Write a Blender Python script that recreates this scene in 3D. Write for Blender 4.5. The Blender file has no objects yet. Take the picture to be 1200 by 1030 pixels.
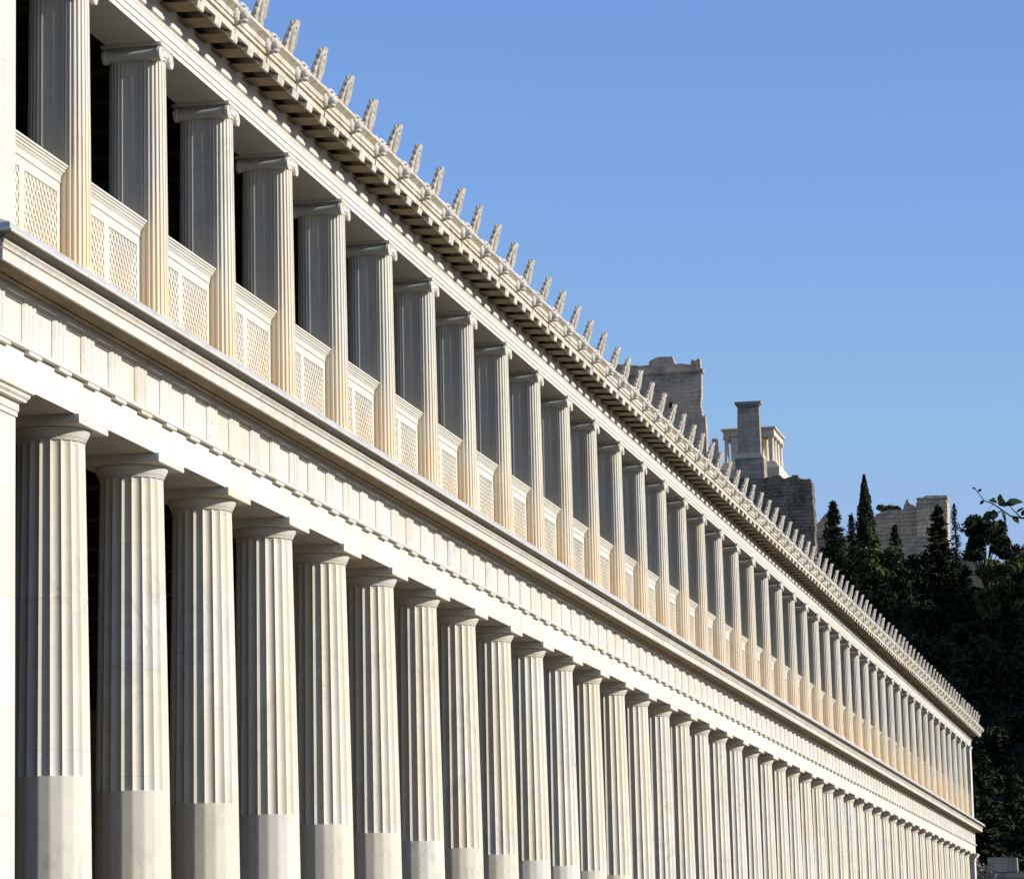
import bpy, math, random
from mathutils import Vector, Matrix
random.seed(11)
sc = bpy.context.scene
C = sc.collection
PI = math.pi
S = 2.42            # column spacing, metres
OFS = 5.15          # heights below are measured from the underside of the Doric abacus
NC = 45

# ------------------------------------------------------------------ helpers
class MB:
    def __init__(self):
        self.v = []; self.f = []; self.fa = []
    def add(self, vs, fs, a=0.0):
        b = len(self.v)
        self.v += [tuple(p) for p in vs]
        for f in fs:
            self.f.append(tuple(i + b for i in f)); self.fa.append(a)
    def box(self, x0, x1, y0, y1, z0, z1, a=0.0):
        vs = [(x, y, z) for x in (x0, x1) for y in (y0, y1) for z in (z0, z1)]
        self.add(vs, [(0,1,3,2),(4,6,7,5),(0,4,5,1),(2,3,7,6),(0,2,6,4),(1,5,7,3)], a)
    def rings(self, rings, close=True, cap0=False, cap1=False, a=0.0):
        n = len(rings[0]); vs = [p for r in rings for p in r]; fs = []
        for k in range(len(rings) - 1):
            for i in range(n if close else n - 1):
                j = (i + 1) % n
                fs.append((k*n+i, k*n+j, (k+1)*n+j, (k+1)*n+i))
        if cap0: fs.append(tuple(range(n - 1, -1, -1)))
        if cap1: fs.append(tuple((len(rings)-1)*n + i for i in range(n)))
        self.add(vs, fs, a)
    def tube(self, pts, rads, n=8, a=0.0):
        pts = [Vector(p) for p in pts]; rs = []
        for i, p in enumerate(pts):
            d = (pts[min(i+1, len(pts)-1)] - pts[max(i-1, 0)]).normalized()
            u = d.cross(Vector((0,0,1)) if abs(d.z) < .9 else Vector((1,0,0))).normalized(); w = d.cross(u)
            rs.append([p + (u*math.cos(2*PI*k/n) + w*math.sin(2*PI*k/n))*rads[i] for k in range(n)])
        self.rings(rs, True, True, True, a)
    def blob(self, c, r, nu=10, nv=7, a=0.0, fn=None):
        rs = []
        for j in range(nv + 1):
            t = PI*(.02 + .96*j/nv)
            ring = []
            for i in range(nu):
                q = Vector((math.sin(t)*math.cos(2*PI*i/nu), math.sin(t)*math.sin(2*PI*i/nu), -math.cos(t)))
                k = fn(q) if fn else 1.0
                ring.append((c[0]+q.x*r[0]*k, c[1]+q.y*r[1]*k, c[2]+q.z*r[2]*k))
            rs.append(ring)
        self.rings(rs, True, True, True, a)
    def prism_y(self, prof, y0, y1, a=0.0):          # closed profile of (x,z), extruded along y
        self.rings([[(x, y, z) for x, z in prof] for y in (y0, y1)], True, True, True, a)
    def prism_out(self, outline, y, depth, a=0.0):   # outline of (x,z) facing -y, with real depth
        self.rings([[(x, y, z) for x, z in outline], [(x, y+depth, z) for x, z in outline]], True, True, True, a)
    def build(self, name, mat, parent=None, smooth=None, loc=None, attr=False):
        me = bpy.data.meshes.new(name); me.from_pydata(self.v, [], self.f)
        if smooth is not None:
            me.polygons.foreach_set('use_smooth', [True]*len(me.polygons))
        if attr:
            at = me.attributes.new('tone', 'FLOAT', 'FACE'); at.data.foreach_set('value', self.fa)
        me.validate(); me.update()
        if smooth is not None: me.set_sharp_from_angle(angle=math.radians(smooth))
        me.materials.append(mat)
        o = bpy.data.objects.new(name, me); C.objects.link(o)
        if parent: o.parent = parent
        if loc: o.location = loc
        return o
    def normals_out(self): return self

def fix_normals(o):
    import bmesh
    bm = bmesh.new(); bm.from_mesh(o.data); bmesh.ops.recalc_face_normals(bm, faces=bm.faces); bm.to_mesh(o.data); bm.free(); return o

def tag(o, label=None, cat=None, group=None, kind=None):
    if label: o['label'] = label
    if cat: o['category'] = cat
    if group: o['group'] = group
    if kind: o['kind'] = kind
    return o
def empty(name, loc=(0,0,0)):
    o = bpy.data.objects.new(name, None); C.objects.link(o); o.location = loc; return o
def dup(o, parent, loc=None):
    c = o.copy(); C.objects.link(c); c.parent = parent
    if loc is not None: c.location = loc
    for ch in list(o.children): dup(ch, c)
    return c

# ------------------------------------------------------------------ materials
def new_mat(name):
    m = bpy.data.materials.new(name); m.use_nodes = True
    nt = m.node_tree; nt.nodes.clear()
    out = nt.nodes.new('ShaderNodeOutputMaterial'); b = nt.nodes.new('ShaderNodeBsdfPrincipled')
    nt.links.new(b.outputs[0], out.inputs[0]); b.inputs['Roughness'].default_value = .75
    b.inputs['Specular IOR Level'].default_value = .25
    return m, nt, b
class NT:
    def __init__(s, nt): s.nt = nt
    def n(s, t, **k):
        x = s.nt.nodes.new(t)
        for a, v in k.items(): setattr(x, a, v)
        return x
    def l(s, a, b): s.nt.links.new(a, b)
    def pos(s): return s.n('ShaderNodeNewGeometry').outputs['Position']
    def vscale(s, vec, sx, sy, sz):
        m = s.n('ShaderNodeMapping'); m.inputs['Scale'].default_value = (sx, sy, sz); s.l(vec, m.inputs['Vector']); return m.outputs[0]
    def noise(s, vec, scale, detail=4, rough=.55, dist=0):
        x = s.n('ShaderNodeTexNoise'); s.l(vec, x.inputs['Vector'])
        for k, v in (('Scale', scale), ('Detail', detail), ('Roughness', rough), ('Distortion', dist)): x.inputs[k].default_value = v
        return x.outputs['Fac']
    def mr(s, v, a, b, c=0., d=1.):
        x = s.n('ShaderNodeMapRange'); s.l(v, x.inputs[0])
        for i, q in enumerate((a, b, c, d)): x.inputs[i+1].default_value = q
        return x.outputs[0]
    def math(s, op, a, b):
        x = s.n('ShaderNodeMath', operation=op)
        for i, q in enumerate((a, b)):
            if isinstance(q, (int, float)): x.inputs[i].default_value = q
            else: s.l(q, x.inputs[i])
        return x.outputs[0]
    def mix(s, fac, a, b, mode='MIX'):
        x = s.n('ShaderNodeMix', data_type='RGBA', blend_type=mode)
        for i, q in ((0, fac), (6, a), (7, b)):
            if isinstance(q, (int, float)): x.inputs[i].default_value = q
            elif isinstance(q, tuple): x.inputs[i].default_value = (*q, 1)
            else: s.l(q, x.inputs[i])
        return x.outputs[2]

def marble(name, base=(.70,.665,.60), grey=(.60,.575,.51), vein=(.40,.39,.33), tan=(.62,.47,.29), tanf=.3, patina=None, patcol=(.78,.53,.25),
           veinf=.5, tone=False, dirt=0., bump=.15, blocks=None, wash=.0, dscale=3.2):
    m, nt, b = new_mat(name); N = NT(nt); p = N.pos()
    rnd = N.n('ShaderNodeObjectInfo').outputs['Random']
    off = N.n('ShaderNodeVectorMath', operation='ADD'); N.l(p, off.inputs[0])
    cmb = N.n('ShaderNodeCombineXYZ'); N.l(N.math('MULTIPLY', rnd, 37.), cmb.inputs[0]); N.l(N.math('MULTIPLY', rnd, 91.), cmb.inputs[2]); N.l(cmb.outputs[0], off.inputs[1])
    q = off.outputs[0]
    col = N.mix(N.mr(N.noise(q, 1.3, 5, .6), .35, .68), base, grey)
    # veins: bands of a distorted stretched noise
    vv = N.noise(N.vscale(q, 1.0, 1.0, .55), 1.9, 6, .6, 1.6)
    band = N.math('SUBTRACT', 1., N.mr(N.math('ABSOLUTE', N.math('SUBTRACT', vv, .5), 0.), .0, .045))
    msk = N.mr(N.noise(q, .7, 2), .42, .66)
    col = N.mix(N.math('MULTIPLY', N.math('MULTIPLY', band, msk), veinf), col, vein)
    # run-down streaks
    st = N.mr(N.noise(N.vscale(q, 7., 7., .35), 1., 5, .65), .5, .78)
    st2 = N.mr(N.noise(q, .55, 3), .4, .65)
    col = N.mix(N.math('MULTIPLY', N.math('MULTIPLY', st, st2), tanf), col, tan)
    if wash:        # ochre weathering in broad soft patches, drawn out downwards
        wv = N.mr(N.noise(N.vscale(q, 1.0, 1.0, .45), .9, 6, .68, .4), .46, .70)
        col = N.mix(N.math('MULTIPLY', wv, wash), col, (.60,.455,.235))
        gv = N.mr(N.noise(N.vscale(q, 2.2, 2.2, .5), 1.1, 6, .7, .3), .55, .78)
        col = N.mix(N.math('MULTIPLY', gv, wash*.8), col, (.36,.345,.30))
    if dirt:
        d = N.mr(N.noise(q, dscale, 7, .7, .6), .46, .72)
        col = N.mix(N.math('MULTIPLY', d, dirt), col, (.16,.135,.095))
    if patina:      # iron-rich patina, strongest low down
        z = N.n('ShaderNodeSeparateXYZ'); N.l(p, z.inputs[0])
        f = N.mr(N.math('ADD', z.outputs[2], N.mr(N.noise(N.vscale(q, 3., 3., .8), 1.2, 4), .3, .7, -.45, .45)), patina[1], patina[0])
        f = N.math('MULTIPLY', f, N.mr(N.noise(N.vscale(q, 9., 9., .6), 1.3, 5), .3, .7, .55, 1.))
        col = N.mix(N.math('MULTIPLY', f, patina[2]), col, patcol)
    if tone:
        at = N.n('ShaderNodeAttribute', attribute_name='tone').outputs['Fac']
        t = N.math('FRACT', N.math('ADD', at, N.math('MULTIPLY', rnd, 3.7)), 0.)
        col = N.mix(N.mr(t, .15, 1., 0., .55), col, (.66,.565,.39))
        col = N.mix(N.mr(t, .5, .0, 0., .2), col, (.63,.60,.53))
    if blocks:
        br = N.n('ShaderNodeTexBrick'); N.l(N.vscale(p, 0, 1, 1), br.inputs['Vector'])
        sp = N.n('ShaderNodeSeparateXYZ'); N.l(p, sp.inputs[0])
        cc = N.n('ShaderNodeCombineXYZ'); N.l(sp.outputs[1], cc.inputs[0]); N.l(N.math('ADD', sp.outputs[2], blocks[2]), cc.inputs[1]); N.l(cc.outputs[0], br.inputs['Vector'])
        br.inputs['Scale'].default_value = 1.; br.inputs['Brick Width'].default_value = blocks[0]; br.inputs['Row Height'].default_value = blocks[1]
        br.inputs['Mortar Size'].default_value = .006; br.inputs['Color1'].default_value = (1,1,1,1); br.inputs['Color2'].default_value = (.93,.92,.89,1); br.inputs['Mortar'].default_value = (.84,.81,.75,1)
        br.offset = blocks[3]
        col = N.mix(1., col, br.outputs['Color'], 'MULTIPLY')
    N.l(col, b.inputs['Base Color'])
    bp = N.n('ShaderNodeBump'); bp.inputs['Strength'].default_value = bump; bp.inputs['Distance'].default_value = .01
    N.l(N.math('ADD', N.noise(q, 26., 5, .65), N.math('MULTIPLY', N.noise(q, 5., 3), .8)), bp.inputs['Height']); N.l(bp.outputs[0], b.inputs['Normal'])
    b.inputs['Roughness'].default_value = .62
    return m

def masonry(name, c1, c2, mortar, bw, rh, dark=.5, bump=.6):
    m, nt, b = new_mat(name); N = NT(nt); p = N.pos()
    sp = N.n('ShaderNodeSeparateXYZ'); N.l(p, sp.inputs[0])
    wob = N.noise(p, .9, 4)
    cc = N.n('ShaderNodeCombineXYZ'); N.l(N.math('ADD', sp.outputs[0], N.math('ADD', sp.outputs[1], N.math('MULTIPLY', wob, .9))), cc.inputs[0]); N.l(N.math('ADD', sp.outputs[2], N.math('MULTIPLY', wob, .4)), cc.inputs[1])
    br = N.n('ShaderNodeTexBrick'); N.l(cc.outputs[0], br.inputs['Vector'])
    br.inputs['Scale'].default_value = 1.; br.inputs['Brick Width'].default_value = bw; br.inputs['Row Height'].default_value = rh
    br.inputs['Mortar Size'].default_value = .022; br.inputs['Mortar Smooth'].default_value = .8
    for k, c in (('Color1', c1), ('Color2', c2), ('Mortar', mortar)): br.inputs[k].default_value = (*c, 1)
    st = N.mr(N.noise(N.vscale(p, 1., 1., .4), .9, 6, .65, .5), .45, .72)
    col = N.mix(N.math('MULTIPLY', st, dark), br.outputs['Color'], tuple(x*.3 for x in c1))
    lt = N.mr(N.noise(p, 2.3, 5, .7), .55, .75)
    col = N.mix(N.math('MULTIPLY', lt, .5), col, tuple(min(1, x*1.7) for x in c2))
    N.l(col, b.inputs['Base Color'])
    bp = N.n('ShaderNodeBump'); bp.inputs['Strength'].default_value = bump; bp.inputs['Distance'].default_value = .15
    N.l(N.math('ADD', N.math('MULTIPLY', br.outputs['Fac'], -.7), N.noise(p, 3., 6, .7)), bp.inputs['Height']); N.l(bp.outputs[0], b.inputs['Normal'])
    b.inputs['Roughness'].default_value = .9
    return m

def simple(name, c1, c2, scale=2., rough=.85, bump=.3, dist=.03, detail=5):
    m, nt, b = new_mat(name); N = NT(nt); p = N.pos()
    N.l(N.mix(N.mr(N.noise(p, scale, detail, .65), .35, .68), c1, c2), b.inputs['Base Color'])
    bp = N.n('ShaderNodeBump'); bp.inputs['Strength'].default_value = bump; bp.inputs['Distance'].default_value = dist
    N.l(N.noise(p, scale*4, 5, .65), bp.inputs['Height']); N.l(bp.outputs[0], b.inputs['Normal'])
    b.inputs['Roughness'].default_value = rough; b.inputs['Specular IOR Level'].default_value = .15
    return m

def foliage(name, c1, c2, c3):
    m, nt, b = new_mat(name); N = NT(nt); p = N.pos()
    rnd = N.n('ShaderNodeObjectInfo').outputs['Random']
    col = N.mix(N.mr(N.noise(p, .9, 3), .38, .62), c1, c2)
    col = N.mix(N.mr(N.noise(p, 5., 2), .55, .75, 0., .6), col, c3)
    N.l(col, b.inputs['Base Color']); b.inputs['Roughness'].default_value = .8; b.inputs['Specular IOR Level'].default_value = .1
    return m

M_low   = marble('marble_shaft', tone=True, tanf=.6, veinf=.8, dirt=.12, wash=.5, base=(.70,.645,.51))
M_dcap  = marble('marble_doric_capital', tanf=.25, veinf=.35, wash=.4, base=(.69,.635,.51))
M_arch  = marble('marble_architrave', blocks=(2.42, 10., .0, .0), base=(.72,.68,.59), grey=(.68,.645,.56), tanf=.15, veinf=.45, wash=.22)
M_friez = marble('marble_frieze', base=(.66,.625,.54), grey=(.58,.565,.51), tan=(.52,.42,.20), tanf=.6, veinf=.7, wash=.45)
M_corn  = marble('marble_cornice', blocks=(1.21, 10., .0, .0), base=(.70,.655,.57), grey=(.62,.585,.51), tan=(.52,.40,.22), tanf=.35, veinf=.55, dirt=.14, wash=.28)
M_drip  = marble('stained_shaded_drip_marble', base=(.235,.205,.165), grey=(.18,.165,.145), tan=(.22,.16,.095), tanf=.6, veinf=.5, dirt=.75)  # stains, plus the shade of the underside put into the dark base
M_led   = marble('weathered_grey_ledge', base=(.50,.49,.48), grey=(.42,.42,.415), tanf=.15, veinf=.5, dirt=.3)
M_ion   = marble('marble_ionic_shaft', base=(.69,.635,.50), tanf=.35, veinf=.4, wash=.3, patina=(OFS+1.3, OFS+3.2, .72))
M_icap  = marble('marble_ionic_capital', base=(.70,.66,.55), tanf=.15, veinf=.25)
M_bal   = marble('marble_balustrade', base=(.71,.67,.55), tanf=.3, veinf=.3, wash=.3, patina=(OFS+1.3, OFS+2.3, .5))
M_uarch = marble('marble_upper_architrave', blocks=(2.42, 10., .0, .0), base=(.72,.68,.585), grey=(.66,.63,.555), tanf=.08, veinf=.25)
M_pier  = marble('marble_pier', base=(.69,.65,.56), grey=(.64,.61,.53), tanf=.2, veinf=.5, wash=.3, blocks=(3.0, .95, .45, .0))
M_eave  = marble('weathered_eave_marble', base=(.70,.64,.52), grey=(.62,.56,.45), tan=(.46,.35,.20), tanf=.5, veinf=.4, dirt=.6, dscale=5., wash=.5, bump=.35)
M_ante  = marble('weathered_antefix', base=(.55,.49,.39), grey=(.45,.41,.34), tanf=.4, veinf=.5, dirt=.85, dscale=16., bump=.8)
M_lion  = marble('lion_marble', base=(.64,.59,.49), grey=(.56,.52,.44), tanf=.3, veinf=.3, dirt=.3, bump=.4)
M_soff  = simple('shaded_soffit_stone', (.20,.152,.092), (.29,.225,.14), 2.5)  # brown stone, darkened to carry the shade under cornice and eaves
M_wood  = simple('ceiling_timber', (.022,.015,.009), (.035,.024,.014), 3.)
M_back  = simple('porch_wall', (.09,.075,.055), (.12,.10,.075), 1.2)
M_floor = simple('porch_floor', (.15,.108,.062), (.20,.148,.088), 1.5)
M_tile  = simple('roof_tile', (.40,.24,.14), (.50,.33,.20), 2.)
M_grnd  = simple('dry_ground', (.085,.066,.038), (.145,.112,.066), .6)
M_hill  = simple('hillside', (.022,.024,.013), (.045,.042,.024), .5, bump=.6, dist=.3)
M_ridge = simple('scrub_rock', (.10,.10,.06), (.22,.20,.15), .15, bump=.6, dist=.5)
M_tower = masonry('old_brown_masonry', (.54,.405,.265), (.66,.51,.345), (.42,.315,.205), 1.1, .42, .75)
M_bast  = masonry('dark_bastion_masonry', (.21,.165,.11), (.34,.275,.19), (.10,.08,.055), .75, .36, 1., 1.2)
M_ped   = masonry('grey_pedestal_marble', (.33,.275,.20), (.42,.355,.265), (.27,.225,.165), 2.6, .5, .5)
M_ruin  = masonry('pale_ruin_masonry', (.52,.41,.27), (.66,.535,.365), (.27,.21,.14), .9, .42, .5, .9)
M_nike  = marble('old_warm_marble', base=(.70,.60,.45), grey=(.64,.55,.42), tan=(.58,.38,.20), tanf=.4, veinf=.3, dirt=.2)
M_block = masonry('grey_block_wall', (.30,.28,.24), (.37,.345,.30), (.13,.12,.10), 1.25, .62, .35)
M_bark  = simple('bark', (.022,.017,.012), (.04,.032,.024), 4.)
M_stem  = simple('pale_dry_stem', (.30,.26,.19), (.40,.35,.27), 6.)
F_dark  = foliage('dark_conifer_leaves', (.018,.026,.011), (.032,.042,.016), (.045,.052,.022))
F_mid   = foliage('olive_green_leaves', (.06,.072,.019), (.095,.108,.03), (.125,.13,.045))
F_wood  = foliage('woodland_leaves', (.018,.024,.010), (.038,.046,.018), (.065,.068,.034))
F_twig  = foliage('twig_leaves', (.03,.042,.014), (.07,.085,.024), (.16,.14,.045))

# ------------------------------------------------------------------ the stoa
stoa = tag(empty('marble_stoa', (-10, 46*S/2, 0)), 'long two-storey white marble colonnade with lion heads along its eaves', 'colonnade')
HOME = Vector(stoa.location)
def part(mb, name, mat, smooth=None, parent=None, attr=False):
    o = mb.build(name, mat, None, smooth, None, attr); fix_normals(o)
    if smooth is not None: o.data.set_sharp_from_angle(angle=math.radians(smooth))
    o.parent = parent or stoa
    o.location = -HOME if parent is None else (0,0,0)
    return o
YA, YB, XB = -.45, 46*S + .45, -20.
def Z(v): return v + OFS
def band(mb, prof, back=True):
    """A moulding run round the whole building with mitred corners: prof = [(offset outward, height)]"""
    ring = lambda d, z: [(d, YB+d, Z(z)), (XB-d, YB+d, Z(z)), (XB-d, YA-d, Z(z)), (d, YA-d, Z(z))]
    mb.rings([ring(d, z) for d, z in prof], True)

# steps, floors, porch
mb = MB()
for i in range(3):
    d = .25 + .34*i
    band(mb, [(d, -OFS-.35*i), (d, -OFS-.35*(i+1))])
    band(mb, [(d-.34 if i else -.9, -OFS-.35*i), (d, -OFS-.35*i)])
band(mb, [(.93+.5, -OFS-1.05), (.93+.5, -OFS-1.9)]); band(mb, [(.9, -OFS-1.05), (1.43, -OFS-1.05)])
part(mb, 'steps', M_floor)
mb = MB()
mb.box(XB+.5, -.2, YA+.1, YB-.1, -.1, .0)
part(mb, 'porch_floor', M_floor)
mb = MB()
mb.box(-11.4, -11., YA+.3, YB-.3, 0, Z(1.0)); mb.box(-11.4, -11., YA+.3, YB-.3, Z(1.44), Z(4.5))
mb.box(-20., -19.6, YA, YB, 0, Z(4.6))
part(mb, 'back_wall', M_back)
mb = MB()
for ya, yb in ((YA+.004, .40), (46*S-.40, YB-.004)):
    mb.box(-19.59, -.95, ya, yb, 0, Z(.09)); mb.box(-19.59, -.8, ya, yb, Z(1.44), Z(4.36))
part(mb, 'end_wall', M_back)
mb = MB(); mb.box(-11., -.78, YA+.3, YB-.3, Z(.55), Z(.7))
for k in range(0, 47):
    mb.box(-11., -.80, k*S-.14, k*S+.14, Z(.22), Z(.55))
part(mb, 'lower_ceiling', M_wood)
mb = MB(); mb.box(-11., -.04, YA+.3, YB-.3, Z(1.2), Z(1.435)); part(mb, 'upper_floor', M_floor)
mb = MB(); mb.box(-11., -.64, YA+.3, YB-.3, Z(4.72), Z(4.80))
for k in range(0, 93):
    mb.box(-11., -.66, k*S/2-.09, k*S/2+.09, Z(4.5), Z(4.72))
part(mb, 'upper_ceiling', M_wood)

# corner piers (n = 0 and 46)
def pier(n):
    yc = n*S; s = 1 if n == 0 else -1
    y0, y1 = yc-.446, yc+.42
    mb = MB(); mb.box(-.95, -.045, y0, y1, 0, Z(-.20)); mb.box(-.95, -.03, y0, y1+.012, Z(-.20), Z(-.155)); mb.box(-.95, -.02, y0, y1+.022, Z(-.152), Z(-.105))
    o = part(mb, 'corner_pier', M_pier)
    prof = [(-.02,-.105),(-.02,-.075),(.03,-.07),(.035,-.05),(.055,-.03),(.06,-.005),(.085,.005),(.09,.02),(.085,.075),(.075,.085),(-.5,.085)]
    mb = MB()
    # moulding round front and inner side
    rr = []
    for d, z in prof:
        e = d+.02
        rr.append([(-.95, y0-.002, Z(z)), (d, y0-.002, Z(z)), (d, y1+.02+e, Z(z)), (-.95, y1+.02+e, Z(z))])
    mb.rings(rr, True, True, True)
    part(mb, 'pier_capital', M_pier, None, o)
    mb = MB(); mb.box(-.80, -.05, y0, y1, Z(1.44), Z(4.24)); mb.box(-.80, -.03, y0, y1+.02, Z(4.24), Z(4.29)); mb.box(-.80, -.01, y0, y1+.04, Z(4.29), Z(4.357))
    part(mb, 'upper_pier', M_pier)
pier(0); pier(46)

# ---- Doric columns
def flute_ring(R, z, depth, per=6, nf=20):
    pts = []
    for k in range(nf):
        for j in range(per):
            t = j/per; a = 2*PI*(k+t)/nf
            half = PI/nf; chord = R*math.cos(half)/math.cos((t-.5)*2*half)
            r = chord - depth*(1-(2*t-1)**2) if depth else chord
            pts.append((r*math.cos(a), r*math.sin(a), z))
    return pts
H_FL = OFS - 3.235
def doric_R(z):
    t = z/(OFS-.15); return .385 - .068*t**1.25
def make_doric(joints, tones):
    mb = MB()
    mb.rings([flute_ring(doric_R(z), z, 0) for z in (0, H_FL)], True, True, False, tones[0])
    mb.rings([flute_ring(doric_R(H_FL), H_FL, 0), flute_ring(doric_R(H_FL), H_FL, .053*doric_R(H_FL))], True, False, False, tones[0])
    zs = [H_FL] + joints + [OFS-.165]
    for i in range(len(zs)-1):
        a, b = zs[i], zs[i+1]; rr = []
        if i: rr.append(flute_ring(doric_R(a)-.003, a-.001, .055*doric_R(a))); a += .004
        e = b-.004 if i < len(zs)-2 else b
        for k in range(5):
            z = a + (e-a)*k/4; rr.append(flute_ring(doric_R(z), z, .055*doric_R(z)))
        if i < len(zs)-2: rr.append(flute_ring(doric_R(b)-.003, b-.001, .055*doric_R(b)))
        mb.rings(rr, True, False, False, tones[i+1])
    o = part(mb, 'doric_column', M_low, 24, None, True)
    # capital: necking groove, annulets, echinus, abacus
    mb = MB(); circ = lambda r, z: [(r*math.cos(2*PI*k/56), r*math.sin(2*PI*k/56), z) for k in range(56)]
    R0 = doric_R(OFS-.165)
    mb.rings([flute_ring(R0-.004, OFS-.168, .052*R0), flute_ring(R0, OFS-.150, .052*R0), flute_ring(R0, OFS-.124, .04*R0), flute_ring(R0+.004, OFS-.118, .004)], True)
    prof = [(.318,-.118),(.325,-.116),(.325,-.110),(.320,-.109),(.329,-.104),(.329,-.098),(.324,-.097),(.331,-.092),(.341,-.074),(.353,-.050),(.363,-.028),(.369,-.014),(.369,-.005),(.36,.0005)]
    mb.rings([circ(r, OFS+z) for r, z in prof], True, True, True)
    h = .42; c = .004
    sq = lambda s, z: [(s,s,z),(-s,s,z),(-s,-s,z),(s,-s,z)]
    mb.rings([sq(h-c, OFS), sq(h, OFS+c), sq(h, OFS+.086), sq(h-c, OFS+.0895)], True, True, True)
    part(mb, 'capital', M_dcap, 30, o)
    return o
protos = [make_doric([2.15, 3.55], [.1, .62, .2, .05]), make_doric([2.9, 4.2], [.5, .15, .8, .3]), make_doric([2.05, 3.1, 4.35], [.25, .9, .1, .45, .15]), make_doric([3.4], [.7, .35, .05])]
order = [1,0,2,3,0,1]
seq = [0,2,1,3,0,2,3,1]
def at(x, y, z): return Vector((x, y, z)) - HOME
used = set()
for n in range(1, NC+1):
    i = (n*7 + (n//3)) % 4 if n > 8 else seq[n-1]
    loc = at(-.42, n*S, 0)
    o = protos[i] if i not in used else dup(protos[i], stoa)
    used.add(i); o.location = loc

# ---- lower entablature
mb = MB(); band(mb, [(-.80,.09),(-.045,.09),(-.045,.425)])
a1 = part(mb, 'architrave', M_arch)
mb = MB()
for y in range(-1, 47):
    pass
def frieze_line():
    # walk along the facade: triglyphs every S/3, metopes set back
    pts = []; T = S/3; w = .165; k0 = 0; k1 = 46*3
    xm, xt, xg = -.078, -.040, -.066
    for k in range(k0, k1+1):
        yc = k*T
        g = w/6
        pts += [(xm, yc-w-.001), (xg, yc-w), (xt, yc-w+g), (xt, yc-2*g-g*.9), (xg, yc-2*g), (xt, yc-2*g+g*.9), (xt, yc+2*g-g*.9), (xg, yc+2*g), (xt, yc+2*g+g*.9), (xt, yc+w-g), (xg, yc+w), (xm, yc+w+.001)]
    return [(-.04, YA+.04), (-.04, YA+.05)] + pts + [(xm, YB-.1), (-.04, YB-.041)]
fl = frieze_line(); mb = MB()
mb.rings([[(x, y, Z(.463)) for x, y in fl], [(x, y, Z(.905)) for x, y in fl]], False)
band(mb, [(-.045,.428), (.012,.430),(.012,.462),(-.10,.464)])                    # taenia
band(mb, [(-.10,.86),(-.058,.862),(-.058,.905),(-.02,.907),(-.018,.958),(-.1,.96)])   # crown bands
T = S/3
for k in range(0, 46*3+1):
    yc = k*T
    mb.box(-.044, .004, yc-.17, yc+.17, Z(.396), Z(.4295))                # regula
    mb.box(-.055, -.033, yc-.175, yc+.175, Z(.885), Z(.9065))               # triglyph head
mb.box(-.79, -.11, YA+.1, YB-.1, Z(.43), Z(.96))
part(mb, 'frieze', M_friez)
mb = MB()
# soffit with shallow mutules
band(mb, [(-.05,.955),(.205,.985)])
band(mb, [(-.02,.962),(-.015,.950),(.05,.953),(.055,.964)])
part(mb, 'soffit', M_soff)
mb = MB()
band(mb, [(.205,.985),(.21,.969),(.24,.969),(.242,1.064),(.225,1.067),(.205,1.069),(.205,1.080),(.242,1.082),(.248,1.097),(.240,1.100),(.248,1.112),(.265,1.130),(.266,1.141),(.25,1.143)])
cor = part(mb, 'cornice', M_corn)
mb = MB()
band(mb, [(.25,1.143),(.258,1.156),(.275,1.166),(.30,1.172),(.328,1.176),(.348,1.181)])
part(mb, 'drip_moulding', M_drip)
mb = MB(); band(mb, [(.348,1.181),(.358,1.186),(.362,1.192),(.362,1.205),(.350,1.209)])
part(mb, 'drip_edge', M_corn)
mb = MB(); band(mb, [(.350,1.209),(.345,1.211),(.341,1.266),(.33,1.273),(.05,1.40),(.05,1.438),(-.9,1.44)])
part(mb, 'ledge', M_led)

# ---- upper storey: double Ionic columns joined by a slab
XF, XR = -.20, -.48
def ionic_ring(r, z, fl=True, grow=0.):
    t = .90*r; dl = math.sqrt(max(r*r-t*t, 1e-6)); am = PI - math.acos(dl/r)
    pts = []
    def arc(xc, sgn):
        out = []
        nst = 22; span = 2*PI/24
        angs = []
        k = -int(am/span)
        while k*span <= am:
            c = k*span
            for u, dd in ((-.40,0),(-.36,.5),(-.2,.92),(0,1),(.2,.92),(.36,.5),(.40,0)):
                a = c+u*span
                if -am < a < am: angs.append((a, dd))
            k += 1
        angs = [(-am, 0)] + angs + [(am, 0)]
        for a, dd in angs:
            rr = r + grow - (dd*.062*r if fl else 0)
            out.append((xc + sgn*rr*math.cos(a), sgn*rr*math.sin(a), z))
        return out
    return arc(XF, 1) + arc(XR, -1)
Z0, Z1 = 1.44, 4.36
mb = MB()
rz = [(1.535, .186), (1.545,.178), (1.57,.175)] + [(1.6+(4.19-1.6)*k/4, .175-.022*(k/4)**1.1) for k in range(5)]
mb.rings([ionic_ring(r, Z(z)) for z, r in rz], True, True, True)
ion = part(mb, 'ionic_column', M_ion, 28)
mb = MB()
mb.rings([ionic_ring(r, Z(z), False) for z, r in ((1.4405,.215),(1.447,.222),(1.465,.226),(1.485,.220),(1.493,.206),(1.499,.198),(1.508,.203),(1.518,.204),(1.528,.198),(1.534,.189))], True, True, True)
part(mb, 'base', M_ion, 40, ion)
mb = MB()
mb.rings([ionic_ring(.152+g, Z(z), False) for z, g in ((4.19,.0),(4.20,.012),(4.212,.012),(4.222,.004),(4.23,.02),(4.255,.03),(4.27,.02))], True, True, True)   # bead and ovolo
mb.box(XR-.166, XF+.166, -.150, .150, Z(4.266), Z(4.322))
mb.box(XR-.19, XF+.175, -.205, .205, Z(4.324), Z(4.358))
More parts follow.
